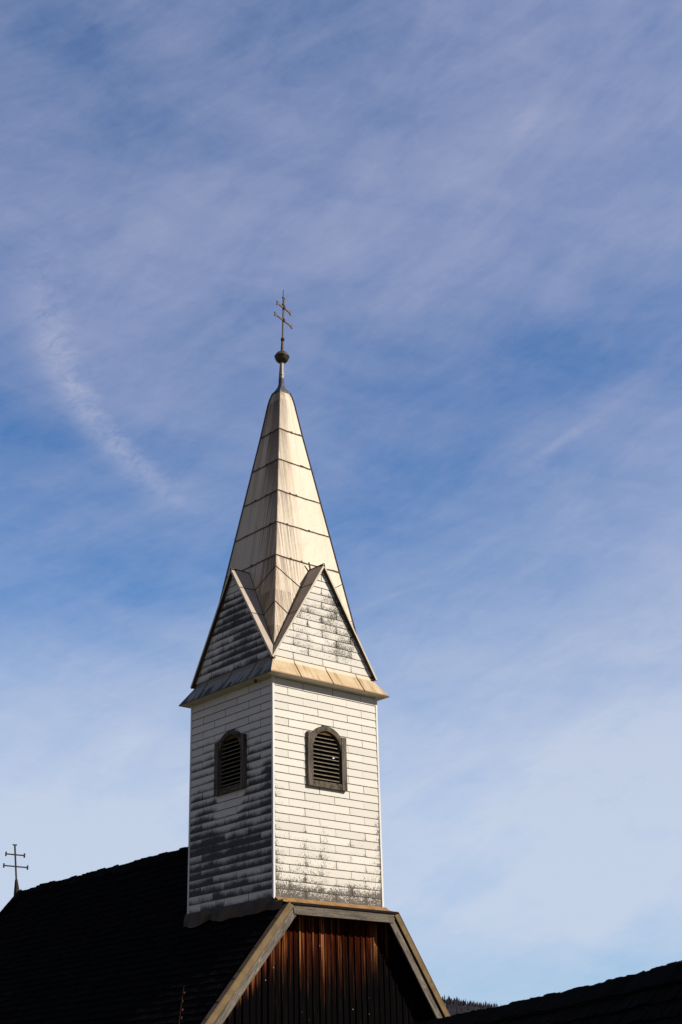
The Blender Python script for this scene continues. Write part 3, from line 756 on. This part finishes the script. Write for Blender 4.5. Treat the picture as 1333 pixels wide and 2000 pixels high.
# under-sheets of both slopes
zl = [EAVE, -2.0, -1.0, -.11]
def sheet(xf):
    for a, b_ in zip(zl[:-1], zl[1:]): rf.face([(xf(a), YF, a), (xf(a), yb(a), a), (xf(b_), yb(b_), b_), (xf(b_), YF, b_)])
    a, b_ = -.11, RIDGE; rf.face([(xf(a), W - .02, a), (xf(a), yb(a), a), (C, yb(b_), b_), (C, W - .02, b_)])
    rf.face([(xf(-.11), YF, -.11), (xf(-.11), W, -.11), (xf(-.11) + (.15 if xf is lx else -.15), W, -.10), (xf(-.11) + (.15 if xf is lx else -.15), YF, -.10)])
sheet(lx); sheet(rx)
def PL(slope0):
    def f(u, v, n_):
        L1 = (-.085 - EAVE)*math.sqrt(1 + 1/1.157**2)
        if v <= L1: z_ = EAVE + v/math.sqrt(1 + 1/1.157**2); nx_, nz_ = -.757, .654
        else: z_ = -.085 + (v - L1)/math.sqrt(1 + 1/1.455**2); nx_, nz_ = -.824, .566
        return (lx(z_) + nx_*n_, u, z_ + nz_*n_)
    return f
PLf = PL(0); Lt = (-.085 - EAVE)*math.sqrt(1 + 1/1.157**2) + (RIDGE + .085)*math.sqrt(1 + 1/1.455**2)
zof = lambda v: PLf(0, v, 0)[2]
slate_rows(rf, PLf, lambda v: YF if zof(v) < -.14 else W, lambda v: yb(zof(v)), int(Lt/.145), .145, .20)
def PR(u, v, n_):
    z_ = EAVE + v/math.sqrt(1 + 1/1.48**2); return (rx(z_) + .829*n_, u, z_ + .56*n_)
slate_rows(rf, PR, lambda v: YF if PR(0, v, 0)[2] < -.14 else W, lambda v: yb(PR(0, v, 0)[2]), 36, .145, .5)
# far hip and front closing sheet
rf.face([(C, yb(RIDGE), RIDGE), (lx(-.1), yb(-.1), -.1), (lx(EAVE), yb(EAVE), EAVE), (rx(EAVE), yb(EAVE), EAVE), (rx(-.1), yb(-.1), -.1)])
# ridge boards and hip edge, ragged
u = W - .05
while u < YB + .03:
    l_ = random.uniform(.12, .30); b_ = min(u + l_, YB + .05); jz = random.uniform(-.018, .020)
    for sg in (-1, 1):
        rf.face([(C, u, RIDGE + .03 + jz), (C, b_, RIDGE + .03 + jz + random.uniform(-.012, .012)), (C + sg*.13, b_, RIDGE - .145 + jz), (C + sg*.13, u, RIDGE - .145 + jz)], rnd=random.random())
    rf.face([(C, u, RIDGE + .03 + jz), (C - .13, u, RIDGE - .145 + jz), (C + .13, u, RIDGE - .145 + jz)])
    u += l_
a = Vector((C - .02, yb(RIDGE), RIDGE)); b_ = Vector((lx(-.1), yb(-.1), -.1)); nn = 9
for i in range(nn):
    p, q_ = a.lerp(b_, i/nn), a.lerp(b_, (i+1.05)/nn); rf.bar(p, q_, .12, .035 + random.uniform(0, .02), upv=(-.6, .5, .5))
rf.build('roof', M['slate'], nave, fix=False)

# gable boards
gb = MB(); rr = random.Random(3); x_ = -2.45; YG = -.035
def ztop(x):
    zl_ = -.12 + min(0, (x - .10))*1.157; zr_ = -.12 - max(0, x - 2.2)*1.48
    return min(zl_, zr_, -.12)
while x_ < 4.3:
    wd_ = rr.uniform(.105, .135); a, b_ = x_ + .004, x_ + wd_ - .004; dy = rr.uniform(-.012, .0); rnd = rr.random()
    pl = [(a, YG + dy, -4.744), (b_, YG + dy, -4.744), (b_, YG + dy, ztop(b_))] + ([(p_, YG + dy, ztop(p_)) for p_ in (2.2, .10) if a < p_ < b_]) + [(a, YG + dy, ztop(a))]
    gb.prism(pl, (0, .03, 0), rnd=rnd)
    # narrow cover batten over every joint
    xb = x_ + wd_; pl = [(xb - .016, YG - .024, -4.744), (xb + .016, YG - .024, -4.744), (xb + .016, YG - .024, ztop(xb) - .02), (xb - .016, YG - .024, ztop(xb) - .02)]
    gb.prism(pl, (0, .022, 0), rnd=rr.random())
    x_ += wd_
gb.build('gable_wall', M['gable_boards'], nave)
wl = MB()
wl.box((-2.3, .02, -4.744), (-2.2, 11.2, EAVE + .25)); wl.box((3.98, .02, -4.744), (4.08, 11.2, EAVE + .25)); wl.box((-2.2, 11.1, -4.744), (3.98, 11.2, EAVE + .25))
wl.build('side_wall', M['nave_wall'], nave)
# soffit boards under the overhanging rakes
so = MB()
for xf, dx_ in ((lx, 1), (rx, -1)):
    for a, b_ in zip(zl[:-1], zl[1:]):
        so.face([(xf(a) + dx_*.06, -.26, a - .02), (xf(b_) + dx_*.06, -.26, b_ - .02), (xf(b_) + dx_*.06, .0, b_ - .02), (xf(a) + dx_*.06, .0, a - .02)])
so.face([(.06, -.26, -.125), (2.26, -.26, -.125), (2.26, 0, -.125), (.06, 0, -.125)])
so.build('verge_soffit', M['nave_wall'], nave)
# bargeboards (grey) and the metal verge strips above them
YV = -.285
def rake(x0, z0, slope, sgn, zend):
    d = Vector((sgn, 0, -slope)).normalized(); n_ = Vector((sgn*slope, 0, 1)).normalized()      # n_ points up and out
    L_ = (z0 - zend)/-d.z; A = Vector((x0, YV, z0)); B = A + d*L_
    fl = MB(); fw = .085
    miter = Vector((-sgn, 0, 0))
    nseg = 3
    for i in range(nseg):
        p, q_ = A + d*(L_*i/nseg), A + d*(L_*(i+1)/nseg - (.006 if i < nseg-1 else 0))
        lift = .002*(i % 2)
        fl.prism([p + Vector((0, -.030 - lift, 0)), q_ + Vector((0, -.030 - lift, 0)), q_ - n_*fw + Vector((0, -.030 - lift, 0)), p - n_*fw + Vector((0, -.030 - lift, 0))], (0, .028, 0))
        fl.prism([p + n_*.004 + Vector((0, -.034, 0)), q_ + n_*.004 + Vector((0, -.034, 0)), q_ + n_*.004 + Vector((0, .08, 0)), p + n_*.004 + Vector((0, .08, 0))], n_*.012)
    fl.build('verge_strip', M['flash'], nave)
    bb = MB(); p, q_ = A - n_*(fw + .020), B - n_*(fw + .020)
    bb.prism([p, q_, q_ - n_*.115, p - n_*.115 + d*.05], (0, .03, 0))
    return bb.build('bargeboard', M['board'], nave)
rake(.065, -.095, 1.157, -1, -3.15); rake(2.238, -.105, 1.48, 1, -3.1)
# level beam across the clipped gable top with its cap board
be = MB(); be.prism([(.125, YV - .012, -.130), (2.20, YV - .012, -.130), (2.155, YV - .012, -.262), (.155, YV - .012, -.262)], (0, .06, 0)); be.build('beam', M['beam'], nave)
cb = MB(); cb.box((.07, YV - .030, -.126), (2.245, .0, -.092)); cb.build('cap_board', M['nave_wall'], nave)
ff = MB()
for i in range(6):
    a, b_ = .0 + 2.24*i/6, .0 + 2.24*(i+1)/6
    ff.face([(a + .01, -.012, .016), (b_ + .01, -.012, .016), (b_ + .01, -.10, -.045 + .004*(i % 2)), (a + .01, -.10, -.045 + .004*(i % 2))])
    ff.face([(a + .01, -.10, -.045 + .004*(i % 2)), (b_ + .01, -.10, -.045 + .004*(i % 2)), (b_ + .01, YV - .02, -.098), (a + .01, YV - .02, -.098)])
ff.build('front_flashing', M['front_flash'], nave, fix=False)
ap = MB(); random.seed(4); n = 26; pts = []
for i in range(n+1):
    y_ = -.285 + (W + .34)*i/n; dz_ = .155 + .05*fbm((y_*2.3, 1, 2)) + .02*random.random()
    zt_, zm, zb_ = .012, -.05, -.05 - dz_
    pts.append(((-.022, y_, zt_ if y_ > -.02 else -.05), (-.05, y_, zm - .02), (lx(zb_) - .035, y_, zb_ + .02)))
for p, q_ in zip(pts[:-1], pts[1:]):
    for i in range(2): ap.face([p[i], p[i+1], q_[i+1], q_[i]])
ap.build('apron_flashing', M['apron'], nave, fix=False)

# cross on the far end of the ridge
rc = empty('ridge_cross', (C, 9.88, RIDGE - .03))
tag(rc, 'small dark double-barred cross standing on the far end of the black roof ridge', 'cross', 'double-barred iron crosses on the church')
ct = lambda z_: Vector((C, 9.90 + .215*(z_ - 1.385), z_))
m = MB(); m.lathe([(0, .068), (.05, .064), (.33, .030), (.36, .02)], ct(1.33), ct(2.4) - ct(1.4), 10); m.build('base_cone', M['iron'], rc)
m = MB(); m.bar(ct(1.62), ct(2.41), .028, .026); m.bar(ct(2.405) - Vector((.045, -.01, 0)), ct(2.405) + Vector((.045, -.01, 0)), .03, .022); m.build('post', M['iron'], rc)
rb = Vector((.97, -.24, -.035)).normalized()
for z_, hl in ((2.195, .195), (1.945, .250)):
    m = MB(); m.bar(ct(z_) - rb*hl, ct(z_) + rb*hl, .026, .024)
    for sg in (-1, 1): m.bar(ct(z_) + rb*sg*hl - Vector((0, 0, .045)), ct(z_) + rb*sg*hl + Vector((0, 0, .045)), .022, .03, upv=(0, 1, 0))
    m.build('crossbar', M['iron'], rc)

# ------------------------------------------------------------------ low roof in the right foreground
P0 = Vector((-5.6, -13.3, -2.02)); P1 = Vector((-.42, -3.28, -2.02))
U = (P1 - P0).normalized(); RL = (P1 - P0).length; N2 = Vector((-U.y, U.x, 0))          # towards the left of the ridge
shed = empty('low_outbuilding', (P0 + P1)/2 + Vector((0, 0, -4.744 + 2.02)))
tag(shed, 'low outbuilding with a ragged black shingle roof in the right foreground', 'outbuilding')
SL = 1.15; sa = math.sqrt(1 + SL*SL)
sag = lambda u: -.05*math.sin(math.pi*min(max(u/RL, 0), 1)) + .018*fbm((u*1.2, 5, 3))
def PS(sgn):
    def f(u, v, n_):
        # v measured from the ridge downwards
        run = v/sa; p = P0 + U*u + N2*sgn*run; nr = (N2*sgn*SL + Vector((0, 0, 1))).normalized()
        p = p + Vector((0, 0, -run*SL + sag(u))) + nr*n_
        return tuple(p)
    return f
m = MB(); random.seed(21); LV = 2.6
for sgn in (1, -1):
    f = PS(sgn)
    for i in range(10):
        a, b_ = RL*i/10, RL*(i+1)/10; m.face([f(a, 0, 0), f(b_, 0, 0), f(b_, LV, 0), f(a, LV, 0)])
    g = lambda u, v, n_, f=f: f(u, LV - v, n_)
    slate_rows(m, g, lambda v: 0, lambda v: RL, int(LV/.17), .17, .17, .022)
    # ragged top course standing above the ridge line
    u = 0
    while u < RL:
        wd_ = random.uniform(.07, .17); b_ = min(u + wd_, RL); h_ = random.uniform(.008, .026); rnd = random.random()
        m.face([f(u, .20, .03), f(b_, .20, .03), f(b_, -h_, .02), f(u, -h_ + random.uniform(-.006, .006), .02)], rnd=rnd)
        m.face([f(u, .20, .03), f(b_, .20, .03), f(b_, .20, 0), f(u, .20, 0)], rnd=rnd)
        u += wd_
m.build('roof', M['slate'], shed, fix=False)
m = MB()
for s_ in (1.25, -1.25):
    a, b_ = P0 + U*.3 + N2*s_, P1 - U*.3 + N2*s_
    m.prism([Vector((a.x, a.y, -4.744)), Vector((b_.x, b_.y, -4.744)), Vector((b_.x, b_.y, -2.02 - 1.25*SL - .05)), Vector((a.x, a.y, -2.02 - 1.25*SL - .05))], -N2*.1*(1 if s_ > 0 else -1))
for q_, e in ((P0 + U*.3, 1), (P1 - U*.3, -1)):
    pl = [q_ + N2*1.14 + Vector((0, 0, -2.724)), q_ - N2*1.14 + Vector((0, 0, -2.724)), q_ - N2*1.14 + Vector((0, 0, -1.14*SL - .06)), q_ + Vector((0, 0, -.10)), q_ + N2*1.14 + Vector((0, 0, -1.14*SL - .06))]
    m.prism(pl, U*.1*e)
m.build('wall', M['nave_wall'], shed)

# ------------------------------------------------------------------ bare shoot in the left foreground
tw = empty('bare_shoot', (-8.70, -10.0, -4.744))
tag(tw, 'thin reddish bare shoot rising in front of the dark roof at bottom left', 'plant')
m = MB(); path = [(-8.70, -10.0, -4.744), (-8.72, -10.10, -3.6), (-8.75, -10.20, -2.8), (-8.762, -10.224, -2.605), (-8.781, -10.271, -2.50), (-8.789, -10.305, -2.41)]
for i, (a, b_) in enumerate(zip(path[:-1], path[1:])):
    a, b_ = Vector(a), Vector(b_); m.lathe([(0, .0048 - .0007*i), ((b_-a).length, .0042 - .0007*i)], a, b_ - a, 6)
m.build('stem', M['twig'], tw)
for i in range(9):
    m = MB(); f = i/9; a = Vector(path[2]).lerp(Vector(path[5]), f); d = Vector((random.uniform(-1, 1), random.uniform(-1, 1), 1.2)).normalized()
    m.lathe([(0, .003), (.008, .005), (.018, .001)], a, d, 6); m.build('bud', M['twig'], tw)

# ------------------------------------------------------------------ ground, far hill and its conifers
g = MB(); n = 48; rad = [0, 40, 400, 7000]
pt = lambda r_, i: (r_*math.cos(2*math.pi*i/n), r_*math.sin(2*math.pi*i/n), -4.744)
for a, b_ in zip(rad[:-1], rad[1:]):
    for i in range(n): g.face([pt(a, i), pt(b_, i), pt(b_, i+1), pt(a, i+1)] if a else [pt(0, 0), pt(b_, i), pt(b_, i+1)])
gr = g.build('ground', M['ground'], smooth=False); tag(gr, kind='structure')
def hill_pt(azd, v):
    """v 0..1 from the foot to the crest and 1..2 down the back"""
    a = R(azd); crest = 2500*math.tan(R(4.10 + .06*fbm((azd*.23, 0, 0)) - .17*max(0, azd - 45.0)*(1 - sst(azd, 47, 50))))*(sst(azd, -12, 18))*(1 - sst(azd, 72, 100))
    r_ = 1500 + 1000*v if v <= 1 else 2500 + 900*(v-1)
    h = crest*(math.sin(v*math.pi/2))**1.1 if v <= 1 else crest*(1 - .8*(v-1))
    return Vector((CAM.x + r_*math.sin(a), CAM.y + r_*math.cos(a), CAM.z + h - 3))
h = MB(); na = 70
for i in range(na):
    a, b_ = -12 + 112*i/na, -12 + 112*(i+1)/na
    for j in range(10):
        h.face([hill_pt(a, j/5), hill_pt(b_, j/5), hill_pt(b_, (j+1)/5), hill_pt(a, (j+1)/5)])
hl_ = h.build('hill', M['hill'], smooth=True); tag(hl_, kind='structure')
def conifer_crown(mb, base, ht, rad_, rr):
    tiers = 7
    for q_ in range(tiers):
        z0 = ht*(.12 + .86*q_/tiers); z1 = z0 + ht*.24; r_ = rad_*(1 - q_/tiers)**.85*rr.uniform(.75, 1.15); k = 7
        a0 = rr.uniform(0, 6)
        tip = base + Vector((0, 0, min(z1, ht)))
        ring = [base + Vector((math.cos(a0 + 2*math.pi*i/k)*r_*rr.uniform(.5, 1.1), math.sin(a0 + 2*math.pi*i/k)*r_*rr.uniform(.5, 1.1), z0 - ht*.03*rr.random())) for i in range(k)]
        for i in range(k): mb.face([ring[i], ring[(i+1) % k], tip])
rr = random.Random(77); protos = []
for q_ in range(5):
    root = empty('conifer', (0, 0, 0)); c = MB(); ht = (8.5, 10, 7, 9, 7.5)[q_]
    conifer_crown(c, Vector((0, 0, 0)), ht, (2.3, 2.0, 2.2, 1.6, 2.5)[q_], rr); c.build('crown', M['needle'], root, fix=False)
    tk = MB(); tk.lathe([(-1, .22), (ht*.5, .12), (ht*.95, .03)], (0, 0, 0), n=6); tk.build('trunk', M['bark'], root)
    protos.append(root)
kid = lambda o: list(o.children)
def place_tree(i, azd, v):
    src = protos[i % 5]; p = hill_pt(azd, v)
    if i < 5: o = src
    else:
        o = src.copy(); col.objects.link(o)
        for ch in kid(src):
            d = ch.copy(); col.objects.link(d); d.parent = o
    o.location = p; o.rotation_euler.z = rr.uniform(0, 6)
    s_ = rr.uniform(.75, 1.15); o.scale = (s_, s_, s_*rr.uniform(.85, 1.2))
    tag(o, 'dull dark conifer on the far hill between the church gable and the low black roof', 'tree', 'conifers on the far hill')
i = 0
for v, st_ in ((1.0, .040), (.975, .044), (.945, .048), (.91, .052), (.87, .06)):
    a = 44.35
    while a < 46.75:
        place_tree(i, a + rr.uniform(-.02, .02), v + rr.uniform(-.012, .012)); i += 1; a += st_*rr.uniform(.7, 1.4)
fo = MB()
for q_ in range(2200):
    azd = rr.uniform(8, 80); v = 1.02 - .5*rr.random()**2
    if 44.2 < azd < 46.9 and v > .86: continue
    conifer_crown(fo, hill_pt(azd, v), rr.uniform(8, 12), rr.uniform(1.6, 2.6), rr)
f_ = fo.build('forest', M['needle'], fix=False); tag(f_, 'dark conifer forest covering the slope of the far hill', 'forest', kind='stuff')
